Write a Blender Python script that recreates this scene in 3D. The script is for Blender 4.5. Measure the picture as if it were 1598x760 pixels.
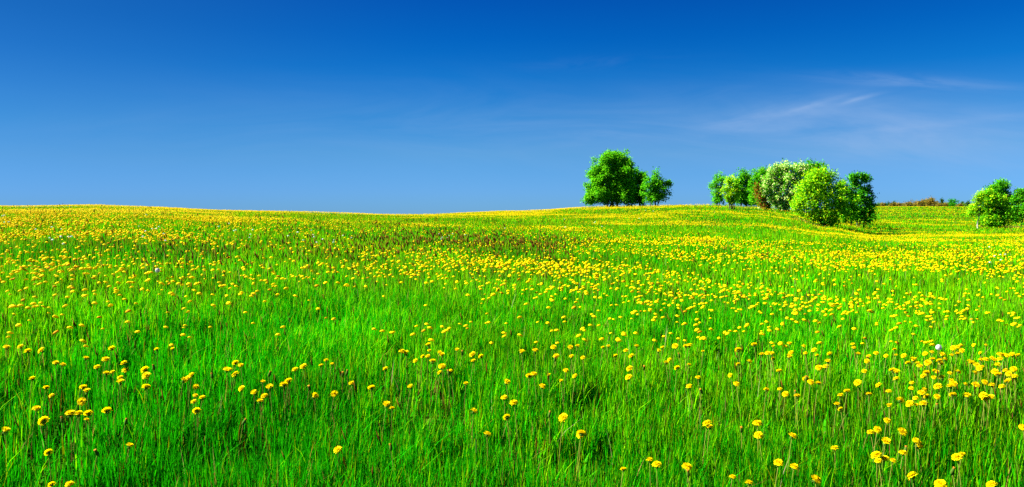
import bpy, math, random
import numpy as np

# ------------------------------------------------------------------ scene, camera, world, sun
for o in list(bpy.data.objects):
    bpy.data.objects.remove(o)
S = bpy.context.scene
COL = S.collection
F = 1254.0                                  # focal length in photo pixels (photo 1598 wide)
EYE = 1.5
PITCH = math.atan(35.0 / F)
cam = bpy.data.cameras.new('camera')
cam.sensor_width = 36.0
cam.lens = 36.0 * F / 1598.0
cam.clip_start = 0.05
cam.clip_end = 12000.0
camo = bpy.data.objects.new('camera', cam)
COL.objects.link(camo)
camo.location = (0, 0, EYE)
camo.rotation_euler = (math.pi / 2 - PITCH, 0, 0)
S.camera = camo

SUN_EL = math.radians(41)
SUN_DIR = (-1.0, 0.04)                     # horizontal direction towards the sun: from the left, a little beyond the trees
AZ = math.atan2(SUN_DIR[0], SUN_DIR[1])     # clockwise from +Y
sl = bpy.data.lights.new('sun', 'SUN')
sl.energy = 5.0
sl.angle = math.radians(0.5)
sl.color = (1.0, 0.95, 0.86)
so = bpy.data.objects.new('sun', sl)
COL.objects.link(so)
so.rotation_euler = (math.pi / 2 - SUN_EL, 0, math.pi - AZ)
so.location = (-30, -8, 30)

W = bpy.data.worlds.new('World')
S.world = W
W.use_nodes = True
nt = W.node_tree
nt.nodes.clear()
def N(t, nt, **kw):
    n = nt.nodes.new(t)
    for k, v in kw.items():
        setattr(n, k, v)
    return n
def math_node(nt, op, a, b=None, c=None):
    n = nt.nodes.new('ShaderNodeMath'); n.operation = op
    for i, v in enumerate((a, b, c)):
        if v is None: continue
        if isinstance(v, (int, float)): n.inputs[i].default_value = v
        else: nt.links.new(v, n.inputs[i])
    return n.outputs[0]
sky = N('ShaderNodeTexSky', nt)
sky.sky_type = 'NISHITA'
sky.sun_disc = False
sky.sun_elevation = SUN_EL
sky.sun_rotation = AZ
sky.altitude = 300
sky.air_density = 1.0
sky.dust_density = 0.25
sky.ozone_density = 2.0
L = nt.links.new
# the deep polarised blue of the picture: steeper sky gradient and more saturation, still the sky's own light
gm = N('ShaderNodeGamma', nt); gm.inputs[1].default_value = 1.0
hs = N('ShaderNodeHueSaturation', nt)
hs.inputs['Saturation'].default_value = 1.0
tc = N('ShaderNodeTexCoord', nt)
sep = N('ShaderNodeSeparateXYZ', nt)
L(tc.outputs['Generated'], sep.inputs[0])
def sky_ramp(stops):                        # tint by altitude of the view direction
    r = N('ShaderNodeValToRGB', nt); L(sep.outputs[2], r.inputs[0])
    while len(r.color_ramp.elements) < len(stops): r.color_ramp.elements.new(0.5)
    for e, (p, c) in zip(r.color_ramp.elements, stops):
        e.position = p; e.color = (*c, 1)
    return r
r_sun = sky_ramp([(0.03, (0.082, 0.218, 0.541)), (0.071, (0.073, 0.207, 0.433)), (0.11, (0.052, 0.197, 0.398)), (0.15, (0.037, 0.176, 0.378)), (0.188, (0.024, 0.156, 0.358)), (0.225, (0.018, 0.144, 0.338)), (0.5, (0.015, 0.122, 0.287))])
r_off = sky_ramp([(0.036, (0.113, 0.281, 0.635)), (0.083, (0.099, 0.275, 0.513)), (0.13, (0.046, 0.242, 0.482)), (0.176, (0.007, 0.199, 0.465)), (0.22, (0.002, 0.162, 0.44)), (0.263, (0.002, 0.134, 0.412)), (0.5, (0.002, 0.114, 0.35))])
mr = N('ShaderNodeMapRange', nt, interpolation_type='SMOOTHSTEP'); mr.inputs[1].default_value = -0.62; mr.inputs[2].default_value = 0.0
L(sep.outputs[0], mr.inputs[0])
ramp = N('ShaderNodeMix', nt, data_type='RGBA')
L(mr.outputs[0], ramp.inputs[0]); L(r_sun.outputs[0], ramp.inputs[6]); L(r_off.outputs[0], ramp.inputs[7])
mul = N('ShaderNodeMix', nt, data_type='RGBA', blend_type='MULTIPLY')
mul.inputs['Factor'].default_value = 1.0
L(sky.outputs[0], gm.inputs[0]); L(gm.outputs[0], hs.inputs['Color'])
L(hs.outputs[0], mul.inputs[6]); L(ramp.outputs[2], mul.inputs[7])
# thin cirrus to the right: u, v are the slopes of the view direction
yy = math_node(nt, 'MAXIMUM', sep.outputs[1], 0.02)
u = math_node(nt, 'DIVIDE', sep.outputs[0], yy)
v = math_node(nt, 'DIVIDE', sep.outputs[2], yy)
def streak(cu, cv, slope, ru, rv, amp, seed, su=5.0, sv=42.0, thr=0.42):
    du = math_node(nt, 'SUBTRACT', u, cu)
    dv = math_node(nt, 'SUBTRACT', math_node(nt, 'SUBTRACT', v, cv), math_node(nt, 'MULTIPLY', du, slope))
    a = math_node(nt, 'POWER', math_node(nt, 'DIVIDE', du, ru), 2.0)
    b = math_node(nt, 'POWER', math_node(nt, 'DIVIDE', math_node(nt, 'ABSOLUTE', dv), rv), 2.0)
    g = math_node(nt, 'EXPONENT', math_node(nt, 'MULTIPLY', math_node(nt, 'ADD', a, b), -1.0))
    cx = N('ShaderNodeCombineXYZ', nt)
    L(math_node(nt, 'MULTIPLY', du, su), cx.inputs[0]); L(math_node(nt, 'MULTIPLY', dv, sv), cx.inputs[1]); cx.inputs[2].default_value = seed
    nz = N('ShaderNodeTexNoise', nt); nz.inputs['Scale'].default_value = 1.0; nz.inputs['Detail'].default_value = 5.0; nz.inputs['Distortion'].default_value = 0.9; nz.inputs['Roughness'].default_value = 0.62
    L(cx.outputs[0], nz.inputs['Vector'])
    m = N('ShaderNodeMapRange', nt); m.inputs[1].default_value = thr; m.inputs[2].default_value = 0.72
    L(nz.outputs[0], m.inputs[0])
    return math_node(nt, 'MULTIPLY', math_node(nt, 'MULTIPLY', g, m.outputs[0]), amp)
def uv(px, py): return ((px - 799) / F, (345 - py) / F)
cl = None
for (px, py, sl_, rx, ry, amp, seed, su, sv, thr) in [
        (1225, 180, 0.18, 140, 17, 0.36, 1.3, 8, 40, 0.22),
        (1335, 156, 0.26, 28, 3.5, 0.55, 3.1, 14, 90, 0.25),
        (1270, 164, 0.30, 50, 5, 0.34, 5.7, 14, 90, 0.30),
        (1430, 129, -0.06, 140, 10, 0.40, 7.7, 6, 50, 0.30),
        (1380, 215, -0.05, 340, 52, 0.62, 9.2, 3, 18, 0.22),
        (1450, 195, 0.10, 160, 6, 0.25, 2.2, 7, 60, 0.30),
        (930, 100, 0.05, 120, 10, 0.05, 4.4, 8, 55, 0.40),
        (940, 213, 0.10, 60, 10, 0.14, 8.1, 9, 55, 0.40),
        (950, 200, 0.0, 700, 60, 0.20, 6.6, 3, 16, 0.35)]:
    cu, cv = uv(px, py)
    s_ = streak(cu, cv, sl_, rx / F, ry / F, amp, seed, su, sv, thr)
    cl = s_ if cl is None else math_node(nt, 'ADD', cl, s_)
cl = math_node(nt, 'MINIMUM', cl, 0.6)
mixc = N('ShaderNodeMix', nt, data_type='RGBA')
L(cl, mixc.inputs[0]); L(mul.outputs[2], mixc.inputs[6]); mixc.inputs[7].default_value = (1.45, 2.15, 3.45, 1)
bg = N('ShaderNodeBackground', nt); bg.inputs[1].default_value = 0.05
wo = N('ShaderNodeOutputWorld', nt)
L(mixc.outputs[2], bg.inputs[0]); L(bg.outputs[0], wo.inputs[0])

S.view_settings.view_transform = 'Standard'
S.view_settings.look = 'None'
S.view_settings.gamma = 1.0
S.view_settings.use_curve_mapping = False
S.view_settings.exposure = 2.25
S.render.engine = 'CYCLES'
S.cycles.max_bounces = 5
S.cycles.diffuse_bounces = 2
S.cycles.transmission_bounces = 3
S.cycles.glossy_bounces = 1
S.cycles.use_denoising = False
S.cycles.caustics_reflective = False
S.cycles.caustics_refractive = False

rng = np.random.default_rng(7)
rnd = random.Random(11)

# ------------------------------------------------------------------ terrain height
DD = np.array([2.0, 3.5, 5, 7.5, 12, 20, 35, 46, 55, 70, 85, 120, 200, 320, 450])
PX = np.array([0, 150, 400, 640, 800, 960, 1100, 1180, 1230, 1290, 1370, 1480, 1598.])
ZT = np.array([
 [-1.45, -1.34, -0.98, -0.62, -0.37, -0.10, 0.36, 0.64, 0.82, 0.80, 0.50, -0.50, -2.00, -4.00, -6.00],
 [-1.45, -1.34, -0.98, -0.62, -0.36, -0.08, 0.38, 0.68, 0.87, 0.90, 0.50, -0.50, -2.00, -4.00, -6.00],
 [-1.45, -1.34, -1.02, -0.72, -0.47, -0.24, 0.13, 0.38, 0.54, 0.60, 0.20, -0.60, -2.00, -4.00, -6.00],
 [-1.45, -1.34, -1.08, -0.84, -0.63, -0.46, -0.16, 0.07, 0.22, 0.40, 0.35, 0.00, -1.00, -3.00, -5.00],
 [-1.45, -1.35, -1.11, -0.89, -0.69, -0.53, -0.26, 0.05, 0.25, 0.62, 0.90, 0.95, 0.00, -2.00, -4.00],
 [-1.45, -1.36, -1.15, -0.94, -0.75, -0.59, -0.29, 0.10, 0.36, 0.95, 1.45, 1.70, 1.00, 0.00, -2.00],
 [-1.45, -1.36, -1.16, -0.97, -0.81, -0.63, -0.29, 0.18, 0.48, 1.12, 1.60, 1.65, 0.80, 0.00, -1.00],
 [-1.45, -1.36, -1.16, -0.98, -0.83, -0.69, -0.38, 0.04, 0.32, 1.02, 1.42, 1.30, 0.50, 0.50, 0.00],
 [-1.45, -1.36, -1.16, -0.99, -0.84, -0.71, -0.52, -0.18, 0.05, 0.72, 1.10, 1.10, 1.00, 2.00, 2.00],
 [-1.45, -1.36, -1.16, -1.00, -0.86, -0.76, -0.72, -0.78, -0.54, -0.18, 0.15, 0.70, 2.00, 4.60, 4.50],
 [-1.45, -1.36, -1.17, -1.00, -0.87, -0.80, -0.88, -1.04, -1.06, -0.50, -0.22, 0.50, 2.60, 5.50, 5.00],
 [-1.45, -1.36, -1.17, -1.00, -0.87, -0.77, -0.86, -0.99, -0.97, -0.66, -0.36, 0.60, 2.60, 5.50, 5.00],
 [-1.45, -1.36, -1.17, -1.00, -0.87, -0.77, -0.84, -0.95, -0.88, -0.62, -0.36, 0.60, 2.60, 5.20, 5.00]])

def hash2(i, j, seed):
    n = (i.astype(np.int64) * 374761393 + j.astype(np.int64) * 668265263 + seed * 982451653) & 0xffffffff
    n = ((n ^ (n >> 13)) * 1274126177) & 0xffffffff
    return ((n ^ (n >> 16)) & 0xffffff) / float(0xffffff)
def vnoise(x, y, seed=0):
    xi = np.floor(x); yi = np.floor(y); fx = x - xi; fy = y - yi
    fx = fx * fx * (3 - 2 * fx); fy = fy * fy * (3 - 2 * fy)
    a = hash2(xi, yi, seed); b = hash2(xi + 1, yi, seed); c = hash2(xi, yi + 1, seed); d = hash2(xi + 1, yi + 1, seed)
    return (a * (1 - fx) + b * fx) * (1 - fy) + (c * (1 - fx) + d * fx) * fy
def fbm(x, y, seed=0, octv=3):
    s = 0; a = 1.0; t = 0
    for k in range(octv):
        s = s + a * vnoise(x * 2 ** k + 17.3 * k, y * 2 ** k - 9.1 * k, seed + k); t += a; a *= 0.55
    return s / t

def _cr(p0, p1, p2, p3, t):     # Catmull-Rom
    return 0.5 * ((2 * p1) + (-p0 + p2) * t + (2 * p0 - 5 * p1 + 4 * p2 - p3) * t * t + (-p0 + 3 * p1 - 3 * p2 + p3) * t ** 3)
LD = np.log(DD)
def _seg(v, knots):
    v = np.clip(v, knots[0], knots[-1])
    i = np.clip(np.searchsorted(knots, v, side='right') - 1, 0, len(knots) - 2)
    return i, (v - knots[i]) / (knots[i + 1] - knots[i])
def _tab(px, d):
    i, ti = _seg(px, PX); j, tj = _seg(np.log(np.maximum(d, 0.01)), LD)
    rows = []
    for o in (-1, 0, 1, 2):
        ii = np.clip(i + o, 0, len(PX) - 1)
        g = lambda q: ZT[ii, np.clip(j + q, 0, len(DD) - 1)]
        rows.append(_cr(g(-1), g(0), g(1), g(2), tj))
    t = ti * ti * (3 - 2 * ti)
    return rows[1] * (1 - t) + rows[2] * t
def ground(x, y):
    """height of the meadow at x, y (world metres)"""
    x = np.asarray(x, float); y = np.asarray(y, float)
    th = np.arctan2(x, y); r = np.hypot(x, y)
    tc_ = np.clip(th, -0.66, 0.66)
    px = 799 + F * np.tan(tc_)
    d = r * np.cos(tc_)
    z = _tab(px, d)
    back = np.clip((np.abs(th) - 1.1) / 1.2, 0, 1); back = back * back * (3 - 2 * back)
    z = z * (1 - back) + -1.45 * back
    bump = (fbm(x / 1.7, y / 1.7, 3, 3) - 0.5) * 0.07 + (fbm(x / 9.0, y / 9.0, 8, 2) - 0.5) * 0.16 * np.clip((r - 8) / 20, 0, 1)
    far = np.clip((r - 500) / 2500, 0, 1)
    return EYE + z + bump - far * 25

SP, CP = math.sin(PITCH), math.cos(PITCH)
def project(x, y, z):
    zz = z - EYE
    depth = y * CP - zz * SP
    up = y * SP + zz * CP
    return 799 + F * x / depth, 380 - F * up / depth
def ray(px, py):
    a = (px - 799) / F; b = (380 - py) / F
    return a, CP + b * SP, -SP + b * CP          # x, y, z of the direction
def hit(px, py, h):
    """where a sight line meets the surface lying h above the ground"""
    dx, dy, dz = ray(px, py)
    t = np.geomspace(2.0, 400, 4000)
    f_ = EYE + dz * t - ground(dx * t, dy * t) - h
    k = np.argmax(f_ < 0)
    if f_[k] >= 0: return None
    a = f_[k - 1] / (f_[k - 1] - f_[k]) if k else 0
    tt = t[k - 1] + (t[k] - t[k - 1]) * a if k else t[0]
    return dx * tt, dy * tt

# ------------------------------------------------------------------ mesh helpers
def mesh_np(name, verts, faces_list, cols=None, mat=None, smooth=False):
    """verts (n,3); faces_list: list of int arrays (m,3) or (m,4); cols (n,3) vertex colours"""
    me = bpy.data.meshes.new(name)
    verts = np.ascontiguousarray(verts, dtype=np.float32)
    me.vertices.add(len(verts)); me.vertices.foreach_set('co', verts.ravel())
    loops = np.concatenate([f.ravel() for f in faces_list]).astype(np.int32)
    sizes = np.concatenate([np.full(len(f), f.shape[1], np.int32) for f in faces_list])
    starts = np.concatenate([[0], np.cumsum(sizes)[:-1]]).astype(np.int32)
    me.loops.add(len(loops)); me.loops.foreach_set('vertex_index', loops)
    me.polygons.add(len(sizes)); me.polygons.foreach_set('loop_start', starts)
    if smooth: me.polygons.foreach_set('use_smooth', np.ones(len(sizes), bool))
    if cols is not None:
        at = me.attributes.new('tone', 'FLOAT_COLOR', 'POINT')
        c4 = np.ones((len(verts), 4), np.float32); c4[:, :3] = cols
        at.data.foreach_set('color', c4.ravel())
    me.update(calc_edges=True)
    if mat: me.materials.append(mat)
    return me
def link(name, data, parent=None, loc=(0, 0, 0)):
    o = bpy.data.objects.new(name, data); COL.objects.link(o)
    o.location = loc
    if parent: o.parent = parent
    return o
def tag(o, label=None, cat=None, group=None, kind=None):
    if label: o['label'] = label
    if cat: o['category'] = cat
    if group: o['group'] = group
    if kind: o['kind'] = kind
    return o

# ------------------------------------------------------------------ materials
def leafy(name, trans=0.35, rough=0.55, spec=0.25, gain=1.0, tint=(1.0, 1.0, 0.6)):
    m = bpy.data.materials.new(name); m.use_nodes = True
    t = m.node_tree; t.nodes.clear()
    at = N('ShaderNodeAttribute', t, attribute_name='tone')
    nz = N('ShaderNodeTexNoise', t); nz.inputs['Scale'].default_value = 9.0
    tcn = N('ShaderNodeTexCoord', t); t.links.new(tcn.outputs['Object'], nz.inputs['Vector'])
    hv = N('ShaderNodeHueSaturation', t)
    t.links.new(math_node(t, 'MULTIPLY_ADD', nz.outputs[0], 0.5, 0.75 * gain), hv.inputs['Value'])
    t.links.new(at.outputs['Color'], hv.inputs['Color'])
    p = N('ShaderNodeBsdfPrincipled', t)
    p.inputs['Roughness'].default_value = rough
    p.inputs['Specular IOR Level'].default_value = spec
    t.links.new(hv.outputs[0], p.inputs['Base Color'])
    tr = N('ShaderNodeBsdfTranslucent', t)
    tm = N('ShaderNodeMix', t, data_type='RGBA', blend_type='MULTIPLY'); tm.inputs[0].default_value = 1.0
    t.links.new(hv.outputs[0], tm.inputs[6]); tm.inputs[7].default_value = (*tint, 1)
    t.links.new(tm.outputs[2], tr.inputs[0])
    mx = N('ShaderNodeMixShader', t); mx.inputs[0].default_value = trans
    t.links.new(p.outputs[0], mx.inputs[1]); t.links.new(tr.outputs[0], mx.inputs[2])
    o = N('ShaderNodeOutputMaterial', t); t.links.new(mx.outputs[0], o.inputs[0])
    return m
M_GRASS = leafy('grass_blades', 0.42, 0.8, 0.02)
M_LEAF = leafy('tree_leaves', 0.50, 0.7, 0.05, gain=1.8)
M_PETAL = leafy('petals', 0.45, 0.7, 0.05, tint=(1, 1.0, 0.2))
M_STEM = leafy('stems', 0.25, 0.7, 0.05)
M_SEED = leafy('seed_heads', 0.1, 0.8, 0.02)
M_WHITE = leafy('white_fluff', 0.4, 0.9, 0.0, tint=(1, 1, 1))

def bark(name, c1, c2):
    m = bpy.data.materials.new(name); m.use_nodes = True
    t = m.node_tree; p = t.nodes['Principled BSDF']
    tcn = N('ShaderNodeTexCoord', t); mp = N('ShaderNodeMapping', t); mp.inputs['Scale'].default_value = (9, 9, 2.2)
    nz = N('ShaderNodeTexNoise', t); nz.inputs['Scale'].default_value = 2.0; nz.inputs['Detail'].default_value = 6
    cr = N('ShaderNodeValToRGB', t); cr.color_ramp.elements[0].color = (*c1, 1); cr.color_ramp.elements[1].color = (*c2, 1)
    cr.color_ramp.elements[0].position = 0.35; cr.color_ramp.elements[1].position = 0.7
    t.links.new(tcn.outputs['Object'], mp.inputs[0]); t.links.new(mp.outputs[0], nz.inputs['Vector'])
    t.links.new(nz.outputs[0], cr.inputs[0]); t.links.new(cr.outputs[0], p.inputs['Base Color'])
    p.inputs['Roughness'].default_value = 0.9
    bp = N('ShaderNodeBump', t); bp.inputs['Strength'].default_value = 0.6; bp.inputs['Distance'].default_value = 0.03
    t.links.new(nz.outputs[0], bp.inputs['Height']); t.links.new(bp.outputs[0], p.inputs['Normal'])
    return m
M_BARK = bark('bark_dark', (0.03, 0.022, 0.012), (0.11, 0.085, 0.055))
M_BARK_PALE = bark('bark_pale', (0.16, 0.15, 0.12), (0.42, 0.40, 0.34))

M_SOIL = bpy.data.materials.new('meadow_ground'); M_SOIL.use_nodes = True
t = M_SOIL.node_tree; p = t.nodes['Principled BSDF']
geo = N('ShaderNodeNewGeometry', t)
n1 = N('ShaderNodeTexNoise', t); n1.inputs['Scale'].default_value = 0.35; n1.inputs['Detail'].default_value = 6
n2 = N('ShaderNodeTexNoise', t); n2.inputs['Scale'].default_value = 14.0; n2.inputs['Detail'].default_value = 6
c1 = N('ShaderNodeValToRGB', t)
c1.color_ramp.elements[0].color = (0.012, 0.06, 0.003, 1); c1.color_ramp.elements[1].color = (0.05, 0.09, 0.006, 1)
c1.color_ramp.elements[0].position = 0.35; c1.color_ramp.elements[1].position = 0.65
c2 = N('ShaderNodeValToRGB', t)
c2.color_ramp.elements[0].color = (0.35, 0.28, 0.2, 1); c2.color_ramp.elements[1].color = (1.2, 1.2, 1.1, 1)
c2.color_ramp.elements[0].position = 0.35; c2.color_ramp.elements[1].position = 0.7
mm = N('ShaderNodeMix', t, data_type='RGBA', blend_type='MULTIPLY'); mm.inputs[0].default_value = 1.0
for n in (n1, n2): t.links.new(geo.outputs['Position'], n.inputs['Vector'])
t.links.new(n1.outputs[0], c1.inputs[0]); t.links.new(n2.outputs[0], c2.inputs[0])
t.links.new(c1.outputs[0], mm.inputs[6]); t.links.new(c2.outputs[0], mm.inputs[7])
t.links.new(mm.outputs[2], p.inputs['Base Color']); p.inputs['Roughness'].default_value = 1.0
p.inputs['Specular IOR Level'].default_value = 0.0
bp = N('ShaderNodeBump', t); bp.inputs['Strength'].default_value = 0.7; bp.inputs['Distance'].default_value = 0.05
t.links.new(n2.outputs[0], bp.inputs['Height']); t.links.new(bp.outputs[0], p.inputs['Normal'])

# ------------------------------------------------------------------ ground sheet: rings round the viewpoint out to the horizon
TH = np.concatenate([np.linspace(-0.75, 0.75, 260), np.linspace(0.75, 2 * math.pi - 0.75, 70)[1:-1]])
RR = np.concatenate([np.linspace(0.4, 2, 5)[:-1], np.geomspace(2, 600, 300), np.geomspace(600, 6000, 24)[1:]])
th, rr = np.meshgrid(TH, RR)
gx, gy = rr * np.sin(th), rr * np.cos(th)
gz = ground(gx, gy)
V = np.stack([gx.ravel(), gy.ravel(), gz.ravel()], 1)
nT, nR = len(TH), len(RR)
i, j = np.meshgrid(np.arange(nT), np.arange(nR - 1)); i = i.ravel(); j = j.ravel(); i2 = (i + 1) % nT
Q = np.stack([j * nT + i, (j + 1) * nT + i, (j + 1) * nT + i2, j * nT + i2], 1)[:, ::-1]
V = np.vstack([V, [[0, 0, float(ground(0.0, 0.3))]]])
k = np.arange(nT)
T3 = np.stack([np.full(nT, len(V) - 1), k, (k + 1) % nT], 1)[:, ::-1]
g = link('ground', mesh_np('ground', V, [Q, T3], None, M_SOIL, True))
tag(g, kind='structure')

# ------------------------------------------------------------------ what grows where (maps in direction / distance, sampled to world positions)
def samp(tab, xs, ys, px, row):
    i, ti = _seg(px, xs); j, tj = _seg(row, ys)
    return (tab[j, i] * (1 - ti) + tab[j, i + 1] * ti) * (1 - tj) + (tab[j + 1, i] * (1 - ti) + tab[j + 1, i + 1] * ti) * tj
FX = np.array([0, 150, 300, 450, 600, 750, 900, 1050, 1200, 1350, 1470, 1598.])
FY = np.array([318, 328, 338, 350, 362, 375, 390, 405, 420, 440, 460, 480, 500, 515.])
# dandelion heads per square metre
FN = np.array([
 [16, 19, 18, 20, 16, 18, 20, 9, 5, 3, 3, 3],
 [34, 34, 30, 30, 22, 32, 22, 14, 10, 8, 8, 8],
 [65, 62, 54, 23, 16, 20, 17, 15, 13, 12, 10, 10],
 [119, 114, 105, 37, 8, 16, 17, 14, 12, 13, 12, 12],
 [85, 87, 81, 35, 6, 10, 17, 14, 11, 14, 14, 14],
 [74, 70, 63, 42, 8, 8, 17, 16, 10, 17, 19, 19],
 [66, 59, 55, 42, 14, 10, 15, 14, 10, 17, 19, 19],
 [55, 47, 43, 42, 23, 31, 31, 28, 18, 22, 22, 22],
 [35, 29, 29, 35, 22, 39, 42, 29, 29, 31, 29, 29],
 [23, 19, 26, 27, 17, 36, 42, 31, 42, 40, 33, 33],
 [19, 19, 22, 35, 20, 21, 29, 31, 44, 44, 42, 40],
 [15, 16, 16, 22, 16, 12, 13, 21, 34, 34, 52, 52],
 [11, 8, 7, 7, 8, 10, 10, 14, 18, 16, 31, 49],
 [0, 0, 0, 0, 0, 0, 0, 0, 0, 0, 0, 0]], float)

def scatter(n, dmin, dmax, power, wide=0.80):
    """random places; d with density d**-power, evenly spread across the view's width and a margin"""
    a = 1.0 - power
    q = rng.random(n)
    d = (dmin ** a + q * (dmax ** a - dmin ** a)) ** (1 / a) if abs(a) > 1e-6 else dmin * (dmax / dmin) ** q
    uu = (rng.random(n) * 2 - 1) * wide      # and 1.3 m more on either side
    return uu * (d + 1.3 / wide), d
# what earlier ground hides: highest sight-line slope up to each distance
_ud = np.geomspace(2, 460, 500); _uu = np.linspace(-0.85, 0.85, 171)
_G = (ground(_uu[:, None] * _ud[None], np.broadcast_to(_ud, (171, 500))) - EYE) / _ud
_MX = np.maximum.accumulate(_G, axis=1)
def seen(x, y, h=0.0, margin=0.004):
    i = np.clip(np.round((x / y + 0.85) / 1.7 * 170).astype(int), 0, 170)
    j = np.clip(np.round(np.log(y / 2) / np.log(230) * 499).astype(int), 0, 499)
    return (ground(x, y) + h - EYE) / y >= _MX[i, j] - margin

STRAW = []      # (x, y, radius) dry patches
GREEN = np.array([0.012, 0.34, 0.0005]); DEEP = np.array([0.004, 0.13, 0.0005]); LIME = np.array([0.20, 0.50, 0.0005])  # blade greens; deep and lime also paint in dark gaps and highlights
OLIVE = np.array([0.24, 0.29, 0.001]); DRY = np.array([0.30, 0.22, 0.05]); BROWN = np.array([0.07, 0.022, 0.004])
def blade_tone(x, y, n):
    px, row = project(x, y, ground(x, y) + 0.15)
    q = rng.random(n)
    patch = fbm(x / 2.1, y / 2.6, 21, 3)
    lime_f = np.clip(0.36 + (patch - 0.5) * 1.1 + samp(LIMEMAP, LX, LY, px, row), 0.04, 0.85)
    c = GREEN[None] * (0.75 + 0.5 * rng.random((n, 1)))
    m = q < lime_f
    c[m] = (GREEN + (LIME - GREEN) * rng.random((m.sum(), 1)) ** 0.7) * (0.8 + 0.5 * rng.random((m.sum(), 1)))
    m2 = (q > 0.72) & (q < 0.97); c[m2] = DEEP * (0.6 + 0.6 * rng.random((m2.sum(), 1)))
    ol = samp(OLIVEMAP, LX, LY, px, row) * (0.5 + patch)
    m3 = rng.random(n) < ol; c[m3] = OLIVE * (0.6 + 0.6 * rng.random((m3.sum(), 1)))
    q2 = rng.random(n)
    m4 = q2 < 0.012; c[m4] = DRY * (0.5 + 0.6 * rng.random((m4.sum(), 1)))
    m5 = (q2 > 0.975); c[m5] = BROWN * (0.7 + 1.2 * rng.random((m5.sum(), 1)))
    c = c * (0.62 + 0.76 * fbm(x / 1.1, y / 1.5, 131, 3))[:, None]      # broad lighter and darker patches
    for (sx, sy, sr) in STRAW:
        dd = np.hypot(x - sx, (y - sy)) / sr
        m6 = rng.random(n) < np.clip(1.5 - dd * 1.5, 0, 0.85)
        c[m6] = DRY * (0.55 + 0.5 * rng.random((m6.sum(), 1)))
    return c
LX = np.array([0, 300, 600, 850, 1100, 1350, 1598.]); LY = np.array([318, 330, 345, 360, 380, 400, 420, 450, 500, 600, 680, 760.])
LIMEMAP = np.array([
 [.2, .2, .2, .3, .2, .0, .0], [.2, .2, .2, .3, .2, .0, .0], [.2, .1, .1, .2, .2, .2, .2], [.1, .1, .0, .1, .15, .2, .2],
 [.1, .1, .1, .1, .1, .15, .2], [.1, .1, .1, .15, .15, .2, .2], [.1, .15, .15, .15, .15, .2, .2], [.08, .12, .2, .2, .2, .2, .2],
 [.0, .05, .1, .1, .1, .12, .12], [.0, .0, .0, .0, .0, .0, .0], [-.06, -.05, -.05, -.04, -.03, -.03, -.03], [-.1, -.08, -.08, -.06, -.05, -.05, -.05]])  # fewer lime blades nearest: the shade down in the grass, put into colour
OLIVEMAP = np.array([
 [.45, .45, .5, .35, .2, .0, .0], [.45, .45, .5, .35, .2, .05, .05], [.42, .42, .45, .35, .2, .2, .2], [.38, .32, .2, .22, .15, .2, .2],
 [.20, .20, .25, .2, .15, .15, .2], [.10, .12, .15, .1, .15, .35, .35], [.06, .08, .08, .1, .08, .2, .2], [.04, .04, .04, .05, .05, .05, .05],
 [.02, .02, .02, .02, .02, .02, .02], [.02, .02, .02, .02, .02, .02, .02], [.02, .02, .02, .02, .02, .02, .02], [.02, .02, .02, .02, .02, .02, .02]])

def blades(x, y, h, w, lean, seg, tone, z0=None):
    """blades of grass as curved tapering strips"""
    n = len(x)
    z = ground(x, y) if z0 is None else z0
    a = rng.random(n) * 2 * math.pi                   # facing
    fx, fy = np.cos(a), np.sin(a)
    # bend across the face, plus a shared lean from the wind
    b = lean * (0.12 + 0.5 * rng.random(n) ** 2 + 1.6 * (rng.random(n) < 0.07)) * h
    bx = -fy * b + rng.normal(0.01, 0.06, n) * h; by = fx * b + rng.normal(0, 0.06, n) * h
    ts = np.linspace(0, 1, seg + 1)
    vs, cs = [], []
    for k, t_ in enumerate(ts):
        cxk = x + bx * t_ ** 2; cyk = y + by * t_ ** 2; czk = z - 0.01 + h * t_ * (1 - 0.10 * t_ * lean * 3)
        if k < seg:
            ww = w * (1 - 0.35 * t_) * 0.5 * (1.0 if k else 0.8)
            vs.append(np.stack([cxk - fx * ww, cyk - fy * ww, czk], 1)); vs.append(np.stack([cxk + fx * ww, cyk + fy * ww, czk], 1))
            cs += [tone, tone]
        else:
            vs.append(np.stack([cxk, cyk, czk], 1)); cs.append(tone)
    m = len(vs)
    V = np.stack(vs, 1).reshape(-1, 3); Cc = np.stack(cs, 1).reshape(-1, 3)
    base = np.arange(n) * m
    F4 = [np.stack([base + 2 * k, base + 2 * k + 1, base + 2 * k + 3, base + 2 * k + 2], 1) for k in range(seg - 1)]
    F3 = np.stack([base + 2 * seg - 2, base + 2 * seg - 1, base + 2 * seg], 1)
    return V, Cc, F4, F3
def grass_object(parts, name, label, mat, cat='grass'):
    off = 0; Vs, Cs, F4s, F3s = [], [], [], []
    for (V, Cc, F4, F3) in parts:
        Vs.append(V); Cs.append(Cc); F4s += [f + off for f in F4]; F3s.append(F3 + off); off += len(V)
    fl = []
    if F4s: fl.append(np.concatenate(F4s))
    if F3s: fl.append(np.concatenate(F3s))
    o = link(name, mesh_np(name, np.concatenate(Vs), fl, np.concatenate(Cs), mat))
    return tag(o, label, cat, kind='stuff')

def clumps(x, y, sc=0.16, lo=0.16, seed=91):
    """tussocks: keep more blades on some spots and leave dark gaps between them"""
    v = vnoise(x / sc, y / sc, seed) * 0.6 + vnoise(x / (sc * 2.7), y / (sc * 2.7), seed + 1) * 0.4
    return rng.random(len(x)) < np.clip((v - 0.28) * 4.0, lo, 1.0), v

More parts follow.
